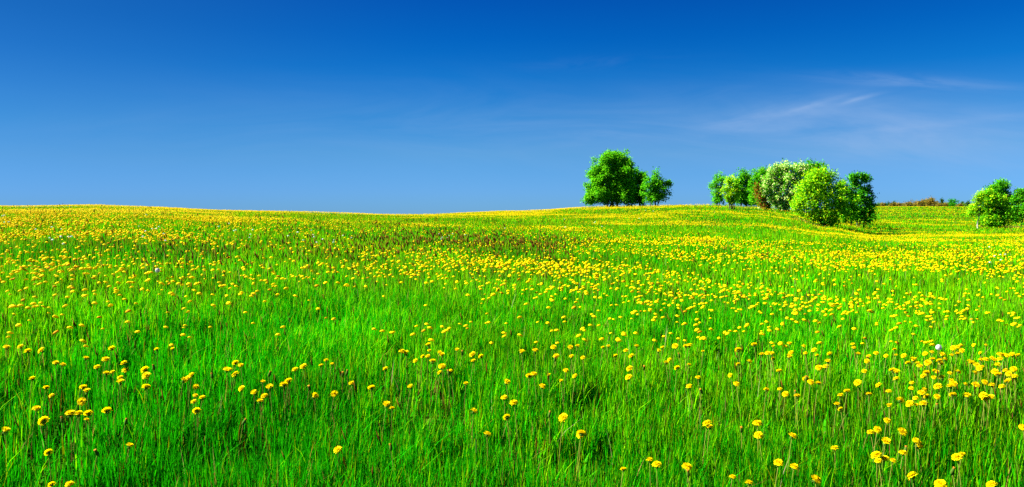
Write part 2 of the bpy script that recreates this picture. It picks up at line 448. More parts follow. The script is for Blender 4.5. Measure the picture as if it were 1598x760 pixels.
# ------------------------------------------------------------------ trees
def tube(path, radii, sides=7):
    path = np.asarray(path, float); n = len(path)
    V = []
    for k in range(n):
        d = path[min(k + 1, n - 1)] - path[max(k - 1, 0)]; d /= np.linalg.norm(d) + 1e-9
        a = np.cross(d, [0.3, 1, 0.1]); a /= np.linalg.norm(a) + 1e-9; b = np.cross(d, a)
        for s in range(sides):
            t_ = 2 * math.pi * s / sides
            V.append(path[k] + radii[k] * (math.cos(t_) * a + math.sin(t_) * b))
    Fq = [(k * sides + s, k * sides + (s + 1) % sides, (k + 1) * sides + (s + 1) % sides, (k + 1) * sides + s) for k in range(n - 1) for s in range(sides)]
    return np.array(V), np.array(Fq)
def join_tubes(tubes):
    off = 0; Vs, Fs = [], []
    for V, Fq in tubes: Vs.append(V); Fs.append(Fq + off); off += len(V)
    return np.concatenate(Vs), np.concatenate(Fs)
def bend(a, b, n, r, wob):
    a = np.array(a, float); b = np.array(b, float); L_ = np.linalg.norm(b - a)
    pts = [a + (b - a) * k / n for k in range(n + 1)]
    for k in range(1, n): pts[k] = pts[k] + r.normal(0, wob * L_, 3) * [1, 1, 0.5]
    return pts

def tree(name, label, cat, px, d, lobes, tones, leaf=0.13, dens=1.0, trunks=((0, 0.12),), group=None, bark_m=None, rootless=0.0, gap=1.0, row=None, spray=0.0, seed=1, depth=1.0, droop=0.0, hollow=1.0, leaf_k=0.82, open_=-0.08, rag=0.22):
    """lobes: (px, py, rx, ry) seen outline of each mass of foliage, turned into metres at the tree's own distance"""
    r = np.random.default_rng(seed * 97 + 13); leaf *= leaf_k
    x0 = (px - 799) / F * d; z0 = float(ground(x0, d))
    root = link(name, None, None, (x0, d, z0 - 0.03)); root.empty_display_size = 0.3
    tag(root, label, cat, group)
    s = d / F
    L3 = []
    for k, (lx, ly, rx, ry) in enumerate(lobes):
        cx = (lx - px) * s; cz = EYE + (345 - ly) * s - z0
        cy = (r.random() - 0.5) * rx * s * 0.9 * depth
        L3.append((cx, cy, cz, rx * s, rx * s * 0.9 * depth, ry * s))
    # twig ends: leaf sprays spread over and through each lobe
    # boughs: each lobe carries smaller rounded masses of foliage, with hollows between them, and leaf sprays cover those
    cen, out = [], []
    for (cx, cy, cz, ax, ay, az) in L3:
        nb = 13
        gold = np.arange(nb) + r.random() * 3
        zz_ = 1 - 2 * (np.arange(nb) + 0.5) / nb
        vb = np.stack([np.sqrt(1 - zz_ ** 2) * np.cos(gold * 2.39996), np.sqrt(1 - zz_ ** 2) * np.sin(gold * 2.39996), zz_], 1) + r.normal(0, 0.22, (nb, 3))
        bc = vb * (0.66 + rag * r.normal(size=(nb, 1))) * [ax, ay, az] + [cx, cy, cz]
        br_ = (0.22 + 0.22 * r.random(nb)) * (ax * ay * az) ** (1 / 3) * 1.05
        for c0, rb in zip(np.vstack([bc, [[cx, cy, cz]]]), np.append(br_, (ax * ay * az) ** (1 / 3) * 0.5)):
            n = max(5, int(4 * math.pi * rb * rb / (leaf * 3.0) ** 2 * 1.35 * gap))
            v = r.normal(size=(n, 3)); v[:, 2] += 0.25; v /= np.linalg.norm(v, axis=1)[:, None]
            rad = rb * (0.86 + 0.13 * r.normal(size=n)) * np.where(r.random(n) < 0.8, 1.0, r.random(n) ** 0.5)
            cen.append(v * rad[:, None] * [1, 1, 0.85] + c0); out.append(v)
    cen = np.concatenate(cen); out = np.concatenate(out)
    # hollows: leave out the sprays in pockets through the crown so that light and the background come in
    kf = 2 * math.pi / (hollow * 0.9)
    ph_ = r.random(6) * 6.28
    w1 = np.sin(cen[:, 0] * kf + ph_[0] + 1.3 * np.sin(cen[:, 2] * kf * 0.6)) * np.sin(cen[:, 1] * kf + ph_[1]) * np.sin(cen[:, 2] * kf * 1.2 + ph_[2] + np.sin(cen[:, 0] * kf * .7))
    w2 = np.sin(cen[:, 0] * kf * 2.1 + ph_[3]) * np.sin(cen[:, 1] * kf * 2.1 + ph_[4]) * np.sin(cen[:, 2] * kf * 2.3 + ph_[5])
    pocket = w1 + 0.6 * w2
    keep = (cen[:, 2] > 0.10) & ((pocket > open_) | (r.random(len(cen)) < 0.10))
    bough_tone = (1.0 + 0.32 * np.clip(w1 * 1.6, -1, 1))[keep]  # crown shading put into leaf colour: sprays darken towards the hollows
    cen, out = cen[keep], out[keep]
    nl = max(4, int(13 * dens))
    m = len(cen)
    csz = leaf * (0.8 + 0.8 * r.random(m))
    idx = np.repeat(np.arange(m), nl)
    off = r.normal(size=(m * nl, 3)) * csz[idx][:, None]
    off += out[idx] * (r.random((m * nl, 1)) * spray * leaf * 6)
    if droop: off[:, 2] -= droop * np.abs(r.normal(size=m * nl)) * leaf * 3
    P = cen[idx] + off
    P[:, 2] = np.maximum(P[:, 2], 0.04)
    # leaf faces: normals lean outward and up
    nn = out[idx] * 0.55 + r.normal(size=P.shape) * 0.8 + [0, 0, 0.3]; nn /= np.linalg.norm(nn, axis=1)[:, None]
    a = np.cross(nn, r.normal(size=P.shape)); a /= np.linalg.norm(a, axis=1)[:, None]; b = np.cross(nn, a)
    sz = (leaf * (0.5 + 0.5 * r.random(len(P))))[:, None]
    V = np.stack([P - a * sz, P + b * sz * 0.55, P + a * sz, P - b * sz * 0.55], 1).reshape(-1, 3)
    Q = np.arange(len(P) * 4).reshape(-1, 4)
    # colour: the sprays of one tree vary a little, leaf by leaf and branch by branch, with shaded hollows painted in
    br = r.random(m)
    tn = np.array([t_[0] for t_ in tones]); wts = np.array([t_[1] for t_ in tones]); wts = wts / wts.sum()
    pick = r.choice(len(tones), size=len(P), p=wts)
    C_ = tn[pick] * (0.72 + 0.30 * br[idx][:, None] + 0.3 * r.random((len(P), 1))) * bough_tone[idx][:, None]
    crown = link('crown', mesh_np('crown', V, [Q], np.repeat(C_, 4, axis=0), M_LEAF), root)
    # trunk, limbs into every lobe, twigs towards some sprays
    tb = []
    for (tx, tr_) in trunks:
        bx = tx * s
        near = sorted(L3, key=lambda l: abs(l[0] - bx) + l[2] * 0.15)
        top = near[0]
        tip = np.array([top[0] * 0.6 + bx * 0.4, top[1] * 0.6, max(top[2], 0.8)])
        pts = bend((bx, 0, -0.1), tip, 5, r, 0.03)
        tb.append(tube(pts, [tr_ * (1.25 if k == 0 else 1 - 0.13 * k) for k in range(6)], 8))
        share = [l for l in L3 if abs(l[0] - bx) == min(abs(l[0] - q[0] * s) for q in trunks) or len(trunks) == 1] or [top]
        for l in share:
            q = pts[r.integers(2, 5)]
            lp = bend(q, (l[0], l[1], l[2] + l[5] * 0.3), 4, r, 0.05)
            tb.append(tube(lp, [tr_ * 0.5 * (1 - 0.2 * k) for k in range(5)], 6))
            near_c = cen[np.argsort(np.linalg.norm(cen - [l[0], l[1], l[2]], axis=1))[:: max(1, len(cen) // 14)]][:9]
            for c_ in near_c:
                if np.linalg.norm(c_ - lp[3]) < max(l[3], l[5]) * 1.6:
                    tb.append(tube(bend(lp[3] if r.random() < .5 else lp[2], c_, 3, r, 0.06), [tr_ * 0.2, tr_ * 0.16, tr_ * 0.11, tr_ * 0.05], 4))
    V, Fq = join_tubes(tb)
    link('trunk', mesh_np('trunk', V, [Fq], None, bark_m or M_BARK, True), root)
    return root

MID = (np.array([0.030, 0.20, 0.002]), 5); DK = (np.array([0.012, 0.11, 0.002]), 3); LT = (np.array([0.085, 0.28, 0.003]), 3)
YG = (np.array([0.24, 0.36, 0.003]), 5); YG2 = (np.array([0.13, 0.33, 0.003]), 4); CREAM = (np.array([0.40, 0.44, 0.17]), 3)
RUST = (np.array([0.12, 0.045, 0.006]), 5); RUST2 = (np.array([0.17, 0.08, 0.008]), 3)
def w(t_, k): return (t_[0], k)
big = [(945, 256, 18, 17), (958, 248, 16, 14), (970, 250, 12, 13), (937, 264, 13, 14), (975, 262, 16, 20), (929, 276, 14, 20), (950, 278, 24, 22), (968, 282, 20, 22), (924, 297, 11, 16), (938, 300, 18, 16), (956, 301, 18, 15), (975, 300, 16, 16), (921, 308, 8, 8), (932, 309, 12, 9), (948, 308, 14, 10), (966, 308, 13, 10), (981, 307, 9, 9), (918, 311, 6, 7)]
tree('broadleaf_tree', 'tallest dense green tree on the ridge, big round crown', 'tree', 955, 85, big, [MID, w(LT, 7), w(DK, .5)], 0.14, 1.1, ((-7, .12), (-1, .16), (7, .13), (2, .10)), seed=22, open_=-0.32, rag=0.17, gap=1.1)
tree('broadleaf_tree', 'darker green tree pressed between the big round tree and the small one', 'tree', 990, 86.5, [(989, 273, 13, 17), (996, 288, 13, 16), (984, 296, 14, 16), (1002, 301, 8, 13), (992, 306, 14, 11), (1003, 276, 6, 7), (986, 309, 10, 9), (1000, 309, 8, 8)], [MID, w(LT, 1.5), DK], 0.14, 1.0, ((-4, .10), (8, .11), (14, .08)), seed=3, open_=-0.35)
tree('broadleaf_tree', 'small green tree standing right beside the big round tree', 'tree', 1023, 80.5, [(1021, 278, 11, 12), (1030, 285, 12, 14), (1013, 290, 10, 16), (1024, 297, 14, 14), (1036, 303, 9, 7), (1043, 287, 4, 4), (1016, 305, 12, 10), (1028, 308, 11, 9), (1016, 310, 9, 7)], [MID, LT, w(DK, 1.2)], 0.135, 0.9, ((0, .10), (4, .07), (-8, .07)), gap=.85, rag=0.24, seed=4)
tree('slender_tree', 'slim upright green tree at the left end of the long grove', 'tree', 1119, 86, [(1120, 277, 7, 10), (1115, 289, 8, 12), (1126, 281, 7, 9), (1124, 294, 7, 12), (1116, 305, 8, 10), (1123, 309, 7, 8), (1117, 313, 7, 6)], [MID, w(LT, 4)], 0.13, 0.9, ((0, .07), (4, .05)), gap=.85, seed=5)
tree('broadleaf_tree', 'round green tree behind the small multi-stemmed tree', 'tree', 1160, 83, [(1157, 276, 11, 11), (1150, 288, 9, 14), (1165, 283, 11, 15), (1171, 298, 9, 14), (1152, 303, 10, 13), (1163, 304, 12, 12), (1172, 309, 8, 8), (1157, 312, 11, 6), (1168, 314, 10, 5)], [MID, w(LT, 3), DK], 0.14, 1.0, ((-4, .09), (4, .09)), seed=6)
tree('broadleaf_tree', 'green tree between the round tree and the white-blossomed one', 'tree', 1187, 81, [(1182, 274, 10, 12), (1191, 269, 8, 8), (1178, 288, 10, 13), (1192, 285, 11, 15), (1184, 300, 13, 12), (1180, 309, 11, 8), (1193, 306, 10, 10), (1182, 314, 10, 5)], [MID, w(LT, 4), w(DK, 1.5)], 0.14, 1.0, ((0, .09), (6, .07)), seed=7)
tree('small_tree', 'small yellow-green tree with several bare stems standing out in front', 'tree', 1141, 65, [(1136, 283, 7, 9), (1144, 286, 7, 10), (1132, 296, 6, 8), (1141, 298, 9, 9), (1150, 298, 5, 8), (1143, 308, 8, 6), (1135, 306, 5, 5), (1140, 313, 6, 4)], [w(YG, 5), w(LT, 4), w(MID, 1.5)], 0.11, 0.8, ((-3, .05), (0, .06), (3, .05), (5, .04)), gap=.75, seed=8)
tree('shrub', 'rusty brown shrub at the foot of the white-blossomed tree', 'shrub', 1190, 70, [(1181, 294, 3, 8), (1183, 305, 5, 7), (1189, 313, 6, 5), (1197, 320, 5, 4), (1189, 319, 6, 4)], [RUST, RUST2, w(MID, 2.5)], 0.11, 0.8, ((-3, .04), (2, .04)), gap=.8, seed=9)
tree('blossoming_tree', 'wide tree speckled with creamy white blossom in the grove', 'tree', 1222, 71, [(1208, 267, 13, 11), (1222, 263, 15, 11), (1238, 264, 14, 11), (1202, 280, 14, 13), (1220, 279, 18, 16), (1243, 280, 16, 17), (1196, 294, 9, 12), (1210, 298, 17, 16), (1230, 300, 18, 18), (1246, 305, 14, 14), (1218, 314, 18, 10), (1190, 296, 5, 6), (1252, 262, 7, 6), (1208, 313, 12, 9), (1236, 318, 14, 9), (1250, 320, 9, 8), (1222, 321, 12, 6)], [w(MID, 2), w(LT, 4), w(CREAM, 4), w(DK, .6)], 0.12, 1.0, ((-4, .09), (4, .10), (8, .07)), seed=10)
tree('broadleaf_tree', 'green treetop showing above and behind the yellow-green tree', 'tree', 1268, 76, [(1262, 262, 11, 10), (1274, 261, 12, 10), (1283, 272, 8, 10), (1252, 270, 9, 10), (1268, 278, 18, 15), (1270, 300, 20, 20)], [MID, w(LT, 2), DK], 0.14, 1.0, ((0, .11),), seed=11)
tree('willow_tree', 'broad bright yellow-green tree nearest in the grove, branches near the ground', 'tree', 1290, 58, [(1277, 272, 8, 7), (1268, 276, 7, 7), (1287, 275, 7, 7), (1261, 284, 8, 8), (1276, 285, 12, 10), (1293, 285, 9, 9), (1255, 295, 7, 8), (1268, 299, 12, 11), (1286, 301, 13, 12), (1301, 296, 8, 9), (1251, 306, 6, 7),
  (1260, 313, 11, 9), (1308, 308, 8, 8), (1277, 317, 13, 11), (1297, 317, 13, 11), (1244, 317, 5, 6), (1250, 325, 8, 6), (1314, 319, 6, 7), (1265, 329, 11, 7), (1283, 333, 12, 8), (1301, 332, 11, 9), (1312, 328, 6, 7), (1273, 340, 8, 5), (1286, 345, 9, 5), (1300, 344, 8, 5)],
  [YG, YG2, w(MID, 2), w(LT, 3)], 0.12, 0.95, ((-3, .06), (0, .08), (3, .06), (-6, .05), (6, .05)), gap=.9, spray=.8, hollow=1.2, open_=-0.04, rag=0.33, seed=12)
tree('broadleaf_tree', 'green tree squeezed between the yellow-green tree and the dark one', 'tree', 1322, 65, [(1312, 288, 7, 9), (1318, 297, 9, 12), (1327, 303, 9, 12), (1312, 312, 10, 14), (1326, 318, 12, 13), (1316, 329, 12, 12), (1330, 333, 12, 10), (1318, 341, 10, 6)], [MID, w(LT, 4), w(YG, 1.5)], 0.13, 0.95, ((-2, .07), (6, .08)), seed=13)
tree('dark_tree', 'dark tall ragged tree ending the grove on its right', 'tree', 1342, 66.5, [(1330, 277, 5, 6), (1338, 275, 5, 4), (1347, 279, 6, 4), (1334, 287, 7, 8), (1351, 276, 3, 3), (1341, 297, 8, 9), (1353, 296, 6, 6), (1357, 310, 7, 7), (1345, 311, 10, 10), (1336, 308, 8, 10), (1358, 322, 6, 6), (1348, 326, 12, 10), (1360, 335, 6, 6), (1340, 336, 12, 10), (1354, 341, 10, 6), (1332, 326, 9, 10)], [w(MID, 3), DK, w(LT, 1)], 0.13, 0.95, ((-4, .07), (0, .09), (5, .06)), gap=.85, rag=0.24, seed=14)
tree('small_tree', 'little pale-trunked tree at the left of the bush by the right edge', 'tree', 1527, 68.5, [(1524, 314, 8, 9), (1520, 324, 6, 7), (1529, 305, 7, 7), (1528, 327, 7, 6), (1517, 330, 4, 4)], [w(YG, 4), LT, w(MID, 1)], 0.12, 0.85, ((0, .07),), gap=.9, bark_m=M_BARK_PALE, seed=15)
tree('bushy_tree', 'rounded yellow-green bushy tree in front near the right edge', 'tree', 1548, 70, [(1541, 304, 10, 9), (1552, 308, 11, 10), (1536, 314, 9, 11), (1562, 315, 9, 11), (1547, 320, 14, 12), (1538, 331, 12, 12), (1556, 332, 14, 13), (1566, 329, 8, 12), (1546, 343, 16, 10), (1560, 346, 13, 8), (1536, 346, 9, 8), (1548, 350, 14, 5)], [w(YG, 3), w(LT, 4), w(MID, 4)], 0.13, 1.0, ((-4, .06), (2, .07), (7, .06)), rag=0.22, seed=16)
tree('broadleaf_tree', 'taller green tree rising behind the yellow-green bushy one', 'tree', 1562, 76, [(1559, 286, 9, 8), (1551, 294, 9, 9), (1567, 293, 8, 10), (1560, 302, 13, 13), (1572, 307, 7, 12), (1546, 302, 8, 9), (1568, 320, 12, 14), (1558, 322, 14, 16), (1570, 334, 10, 10)], [MID, w(LT, 4), w(DK, 2)], 0.14, 1.0, ((0, .09), (5, .07)), seed=17)
tree('broadleaf_tree', 'green tree cut off by the right edge of the picture', 'tree', 1594, 75, [(1590, 302, 7, 7), (1600, 302, 9, 9), (1584, 313, 8, 9), (1596, 315, 13, 13), (1584, 328, 8, 9), (1597, 331, 13, 13), (1586, 340, 8, 6), (1608, 325, 12, 16)], [MID, w(LT, 4), w(DK, 1.5)], 0.14, 1.0, ((0, .08), (6, .07)), seed=18)

# the far tree line beyond the field, all standing behind its crest
far_specs = [
 # px, top row, half width, kind
 (1367, 317.5, 2.2, 'c'), (1372, 318.0, 2.5, 'd'), (1377, 317.5, 2.5, 'b'), (1381, 318.0, 2.0, 'c'), (1386, 316.5, 2.6, 'c'), (1391, 317.5, 3.5, 'b'), (1395, 315.5, 2.4, 'c'),
 (1400, 316.5, 4, 'b'), (1407, 317.5, 4, 'b'), (1412, 318.5, 3, 'b'), (1417, 313.5, 6, 'b'), (1424, 318.0, 3.5, 'b'), (1429, 314.5, 5, 'b'), (1436, 313.0, 5, 'b'), (1442, 311.0, 5.5, 'b'),
 (1451, 306.5, 8.5, 'b'), (1446, 313.0, 5, 'b'), (1459, 314.0, 5, 'b'), (1465, 317.5, 3, 'b'), (1469, 311.5, 3, 'c'), (1474, 316.0, 4.5, 'b'), (1480, 317.5, 4, 'd'),
 (1486, 308.5, 9, 'g'), (1496, 317.5, 4.5, 'b'), (1501, 315.5, 2.4, 'c'), (1506, 317.0, 4, 'd'), (1510, 316.0, 2.6, 'c'), (1516, 317.5, 5, 'd')]
BRN = [(np.array([0.13, 0.085, 0.012]), 4), (np.array([0.17, 0.12, 0.015]), 3), (np.array([0.06, 0.08, 0.010]), 4)]
lab = {1451: 'widest orange-brown tree in the far tree line', 1486: 'round dark green tree standing out in the far tree line', 1469: 'dark pointed conifer just left of the round green far tree',
       1417: 'low rounded brown tree left of centre in the far tree line', 1367: 'small conifer at the left end of the far tree line, beside the grove', 1516: 'last olive tree of the far line, beside the right bush'}
for k, (fx_, top, hw, kd) in enumerate(far_specs):
    dd = 395 + (k * 37 % 60)
    if kd == 'c':
        lob = [(fx_, top + 1.5 + q * 2.6, hw * (0.25 + 0.22 * q), 2.0) for q in range(5)]
        tones = [(np.array([0.012, 0.05, 0.010]), 3), (np.array([0.03, 0.08, 0.012]), 2)]
        nm, ct, lb, gp = 'conifer', 'tree', 'small dark pointed conifer in the far tree line', 'conifers of the far tree line'
    else:
        lob = [(fx_ - hw * .3, top + hw * .95, hw * .7, hw * .8), (fx_ + hw * .35, top + hw * .75, hw * .6, hw * .7), (fx_, top + hw * 1.3 + 1, hw * .9, hw * .9), (fx_, top + hw * 1.9 + 2, hw * .8, hw)]
        tones = BRN if kd == 'b' else [w(MID, 2), DK] if kd == 'g' else [(np.array([0.07, 0.13, 0.012]), 3), (np.array([0.03, 0.09, 0.008]), 3)]
        nm, ct = 'distant_tree', 'tree'
        lb, gp = ('small orange-brown tree in the far tree line', 'brown trees of the far tree line') if kd == 'b' else ('low olive-green tree in the far tree line', 'olive trees of the far tree line')
    if fx_ in lab: lb = lab[fx_]; 
    tree(nm, lb, ct, fx_, dd, lob, tones, 0.42, 0.6, ((0, .16),), group=gp if kd != 'g' else None, gap=.9, seed=40 + k, hollow=4.0)

# ------------------------------------------------------------------ grass
for (px_, d_, r_) in [(1262, 58.5, 1.6), (1272, 57.5, 1.2), (1188, 71, 2.2), (1165, 78, 2.5), (1578, 72.5, 3.2), (1592, 73, 2.5), (1136, 84, 2.0)]:
    STRAW.append(((px_ - 799) / F * d_, d_, r_))
gp = []
def tall(x, y):
    return 0.78 + 0.5 * fbm(x / 1.3, y / 1.3, 31, 2)
# near: every blade at its true size
n = 420000; x, y = scatter(n, 1.2, 7.5, -0.15); k, v_ = clumps(x, y); x, y, v_ = x[k], y[k], v_[k]; n = len(x)
h = (0.12 + 0.15 * rng.random(n)) * tall(x, y) * (0.72 + 0.5 * v_); gp.append(blades(x, y, h, 0.0032 + 0.0040 * rng.random(n) ** 1.5, 0.40, 3, blade_tone(x, y, n) * np.clip(0.80 + 0.20 * (y - 3.5) / 3.5, 0.80, 1.0)[:, None]))  # nearest blades painted darker for the shade deep in the grass
# broad leaves of dandelion and dock arching low between the blades
n = 5200; x, y = scatter(n, 1.8, 9, -0.3)
gp.append(blades(x, y, 0.09 + 0.08 * rng.random(n), 0.011 + 0.010 * rng.random(n), 0.95, 3, GREEN[None] * (0.45 + 0.5 * rng.random((n, 1))) + np.array([[0.03, 0.02, 0.002]])))
# thatch: short undergrowth that hides the soil
n = 130000; x, y = scatter(n, 1.2, 9, -0.6)
gp.append(blades(x, y, 0.03 + 0.05 * rng.random(n), 0.007 + 0.004 * rng.random(n), 0.9, 2, blade_tone(x, y, n) * 0.8))
n = 360000; x, y = scatter(n, 7, 24, 0.55); k = seen(x, y, 0.25, 0.01); x, y = x[k], y[k]; k, v_ = clumps(x, y, 0.2, 0.2); x, y, v_ = x[k], y[k], v_[k]; n = len(x)
h = (0.11 + 0.13 * rng.random(n)) * tall(x, y) * (0.75 + 0.45 * v_); gp.append(blades(x, y, h, (0.0050 + 0.0035 * rng.random(n)) * (y / 7) ** 0.9, 0.38, 2, blade_tone(x, y, n)))
n = 360000; x, y = scatter(n, 22, 100, 1.05); k = seen(x, y, 0.25, 0.003); x, y = x[k], y[k]; n = len(x)
h = (0.10 + 0.12 * rng.random(n)) * tall(x, y) * (0.45 + 1.05 * fbm(x / 0.9, y / 0.9, 97, 2)); gp.append(blades(x, y, h, 0.020 * (0.6 + 0.8 * rng.random(n)) * (y / 24), 0.35, 1, blade_tone(x, y, n)))
n = 110000; x, y = scatter(n, 95, 345, 1.1); k = seen(x, y, 0.3, 0.002) & (x / y > 0.3); x, y = x[k], y[k]; n = len(x)
h = (0.16 + 0.16 * rng.random(n)); gp.append(blades(x, y, h, 0.10 * (0.6 + 0.8 * rng.random(n)) * (y / 100), 0.3, 1, blade_tone(x, y, n)))
print('grass parts', [len(p[0]) for p in gp])
grass_object(gp, 'meadow_grass', 'long bright green meadow grass covering the whole hillside', M_GRASS)

# dry and pale long stalks standing and lying in the near grass
n = 1100; x, y = scatter(n, 2.2, 14, 0.3)
pc = np.where(rng.random((n, 1)) < 0.35, np.array([[0.30, 0.27, 0.12]]), np.array([[0.26, 0.30, 0.01]])) * (0.6 + 0.5 * rng.random((n, 1)))
grass_object([blades(x, y, 0.20 + 0.14 * rng.random(n), 0.003 + 0.002 * rng.random(n), 0.45, 3, pc)], 'dry_grass', 'pale and yellowed grass stalks sticking out of the near meadow', M_GRASS)

# dark seed heads (stalk and spike) in a belt across the left and middle of the slope
def spikes(n, dmin, dmax, power):
    x, y = scatter(n, dmin, dmax, power)
    px_, row_ = project(x, y, ground(x, y) + 0.28)
    w_ = samp(SPK, SX, SY, px_, row_) * np.clip((fbm(x / 1.6, y / 1.6, 55, 2) - 0.25) * 2.2, 0.1, 1.4)
    k = rng.random(n) < w_ * np.where((px_ > 480) & (px_ < 900), 1.0, 0.65)
    return x[k], y[k]
SX = np.array([0, 120, 250, 400, 520, 700, 860, 950, 1200, 1598.]); SY = np.array([320, 345, 358, 366, 378, 392, 410, 440, 500, 600, 760.])
SPK = np.array([
 [.03, .03, .03, .03, .03, .03, .02, .0, .0, .0], [.04, .04, .05, .05, .06, .05, .02, .0, .0, .0], [.06, .07, .10, .15, .3, .10, .05, .0, .0, .0], [.10, .12, .2, .4, .9, .8, .2, .02, .0, .0],
 [.15, .2, .4, .6, 1., 1., .9, .1, .05, .03], [.2, .3, .5, .4, .3, .4, .6, .15, .12, .10], [.2, .35, .6, .3, .08, .08, .08, .06, .08, .08], [.12, .25, .4, .15, .05, .05, .05, .05, .05, .05],
 [.08, .10, .10, .05, .04, .04, .04, .04, .05, .05], [.05, .05, .05, .04, .04, .04, .04, .04, .04, .04], [.05, .05, .05, .04, .04, .04, .04, .04, .04, .04]])
x, y = spikes(62000, 2.4, 34, 0.5)
n = len(x); print('spikes', n)
hh = 0.24 + 0.13 * rng.random(n); zz = ground(x, y); sc_ = np.maximum(1, y / 6) ** 0.8
V1 = blades(x, y, hh, 0.0022 * sc_, 0.25, 2, np.tile(np.array([[0.06, 0.07, 0.005]]), (n, 1)), zz)
# the spike: a slim four-sided spindle leaning to the left at the stalk's top
lx = -0.45 + 0.45 * rng.random(n); ly = 0.3 * (rng.random(n) - 0.5); ln = 0.055 + 0.045 * rng.random(n); rw = (0.0032 + 0.002 * rng.random(n)) * sc_
bx, by, bz = x, y, zz + hh * 0.82
P0 = np.stack([bx, by, bz], 1); P2 = P0 + np.stack([lx, ly, np.ones(n)], 1) * ln[:, None]; P1 = P0 * 0.55 + P2 * 0.45
ring = [P1 + np.stack([np.cos(a_) * rw, np.sin(a_) * rw, 0 * rw], 1) for a_ in (0, math.pi / 2, math.pi, 3 * math.pi / 2)]
VV = np.stack([P0] + ring + [P2], 1).reshape(-1, 3); b0 = np.arange(n) * 6
FF = np.concatenate([np.stack([b0, b0 + 1 + (q + 1) % 4, b0 + 1 + q], 1) for q in range(4)] + [np.stack([b0 + 5, b0 + 1 + q, b0 + 1 + (q + 1) % 4], 1) for q in range(4)])
ct = np.repeat(np.array([[0.060, 0.026, 0.003]]) * (0.5 + 1.3 * rng.random((n, 1))), 6, axis=0)
grass_object([V1, (VV, ct, [], FF)], 'seeding_grass', 'dark brown seed spikes of foxtail grass standing in a belt across the slope', M_SEED)

# ------------------------------------------------------------------ dandelions
YEL = np.array([0.93, 0.73, 0.0]); ORG = np.array([0.80, 0.44, 0.0])
def petal_head(seed, cup=0.0):
    """open flower head: three whorls of strap-shaped rays round a dome, 42 mm across"""
    r = np.random.default_rng(seed)
    V, Fq, C_ = [], [], []
    for (cnt, ln, e0, e1, base) in ((36, 0.0215, 6, -14, 0.003), (34, 0.0195, 24, 2, 0.003), (30, 0.0170, 42, 18, 0.003), (26, 0.0145, 58, 34, 0.002), (20, 0.0125, 72, 55, 0.001), (14, 0.011, 84, 78, 0.001)):
        for k in range(cnt):
            a = 2 * math.pi * (k + r.random() * 0.7) / cnt; l = ln * (0.88 + 0.22 * r.random())
            ea = math.radians(e0 + cup + r.normal() * 5); eb = math.radians(e1 + cup + r.normal() * 6)
            wd = 0.0021 * (0.85 + 0.4 * r.random())
            ca, sa = math.cos(a), math.sin(a); b = len(V)
            p0 = (base, 0.004); p1 = (base + l * 0.5 * math.cos(ea), 0.004 + l * 0.5 * math.sin(ea))
            p2 = (p1[0] + l * 0.5 * math.cos(eb), p1[1] + l * 0.5 * math.sin(eb))
            for (rr_, z_), ww in ((p0, 0.6), (p1, 1.0), (p2, 0.85)):
                for sgn in (-1, 1):
                    V.append((ca * rr_ - sa * wd * ww * sgn, sa * rr_ + ca * wd * ww * sgn, z_))
                    C_.append((YEL if rr_ > 0.007 else YEL * 0.8 + ORG * 0.2) * (0.85 + 0.2 * r.random()))
            Fq += [(b, b + 1, b + 3, b + 2), (b + 2, b + 3, b + 5, b + 4)]
    # the packed florets under the rays: a solid dome, so no hollow shows
    S_ = 12; T_ = []; b = len(V)
    for (rr_, z_) in ((0.0125, 0.002), (0.0105, 0.006), (0.006, 0.0095)):
        for k in range(S_):
            a = 2 * math.pi * k / S_; q = rr_ * (0.92 + 0.16 * r.random())
            V.append((math.cos(a) * q, math.sin(a) * q, z_ + 0.001 * r.random())); C_.append((YEL * 0.75 + ORG * 0.2) * (0.85 + 0.25 * r.random()))
    V.append((0, 0, 0.0105)); C_.append(YEL)
    for j_ in range(2):
        for k in range(S_): Fq.append((b + j_ * S_ + k, b + j_ * S_ + (k + 1) % S_, b + (j_ + 1) * S_ + (k + 1) % S_, b + (j_ + 1) * S_ + k))
    for k in range(S_): T_.append((b + 2 * S_ + k, b + 2 * S_ + (k + 1) % S_, len(V) - 1))
    return mesh_np('flower_head', np.array(V), [np.array(Fq), np.array(T_)], np.array(C_), M_PETAL)
def calyx_mesh(seed):
    r = np.random.default_rng(seed); V, Fq, C_ = [], [], []
    S_ = 10
    for (rr_, z_) in ((0.0022, -0.008), (0.0062, -0.005), (0.0072, 0.001), (0.0078, 0.006)):
        for k in range(S_):
            a = 2 * math.pi * k / S_; q = rr_ * (1 + 0.12 * (k % 2))
            V.append((math.cos(a) * q, math.sin(a) * q, z_ + 0.002 * (k % 2))); C_.append((0.05, 0.13, 0.012))
    for j_ in range(3):
        for k in range(S_): Fq.append((j_ * S_ + k, j_ * S_ + (k + 1) % S_, (j_ + 1) * S_ + (k + 1) % S_, (j_ + 1) * S_ + k))
    for k in range(S_):        # outer bracts curl down
        a = 2 * math.pi * (k + .5) / S_; b = len(V); ca, sa = math.cos(a), math.sin(a)
        for (rr_, z_, ww) in ((0.006, -0.003, .0016), (0.011, -0.004, .0014), (0.013, -0.010, .0004)):
            for sg in (-1, 1): V.append((ca * rr_ - sa * ww * sg, sa * rr_ + ca * ww * sg, z_)); C_.append((0.08, 0.17, 0.015))
        Fq += [(b, b + 1, b + 3, b + 2), (b + 2, b + 3, b + 5, b + 4)]
    return mesh_np('calyx', np.array(V), [np.array(Fq)], np.array(C_), M_STEM)
HEADS = [petal_head(s_, c_) for s_, c_ in ((1, 0), (2, 4), (3, -4), (4, 8), (5, 30))]
CALYX = calyx_mesh(3)
STEMS = []
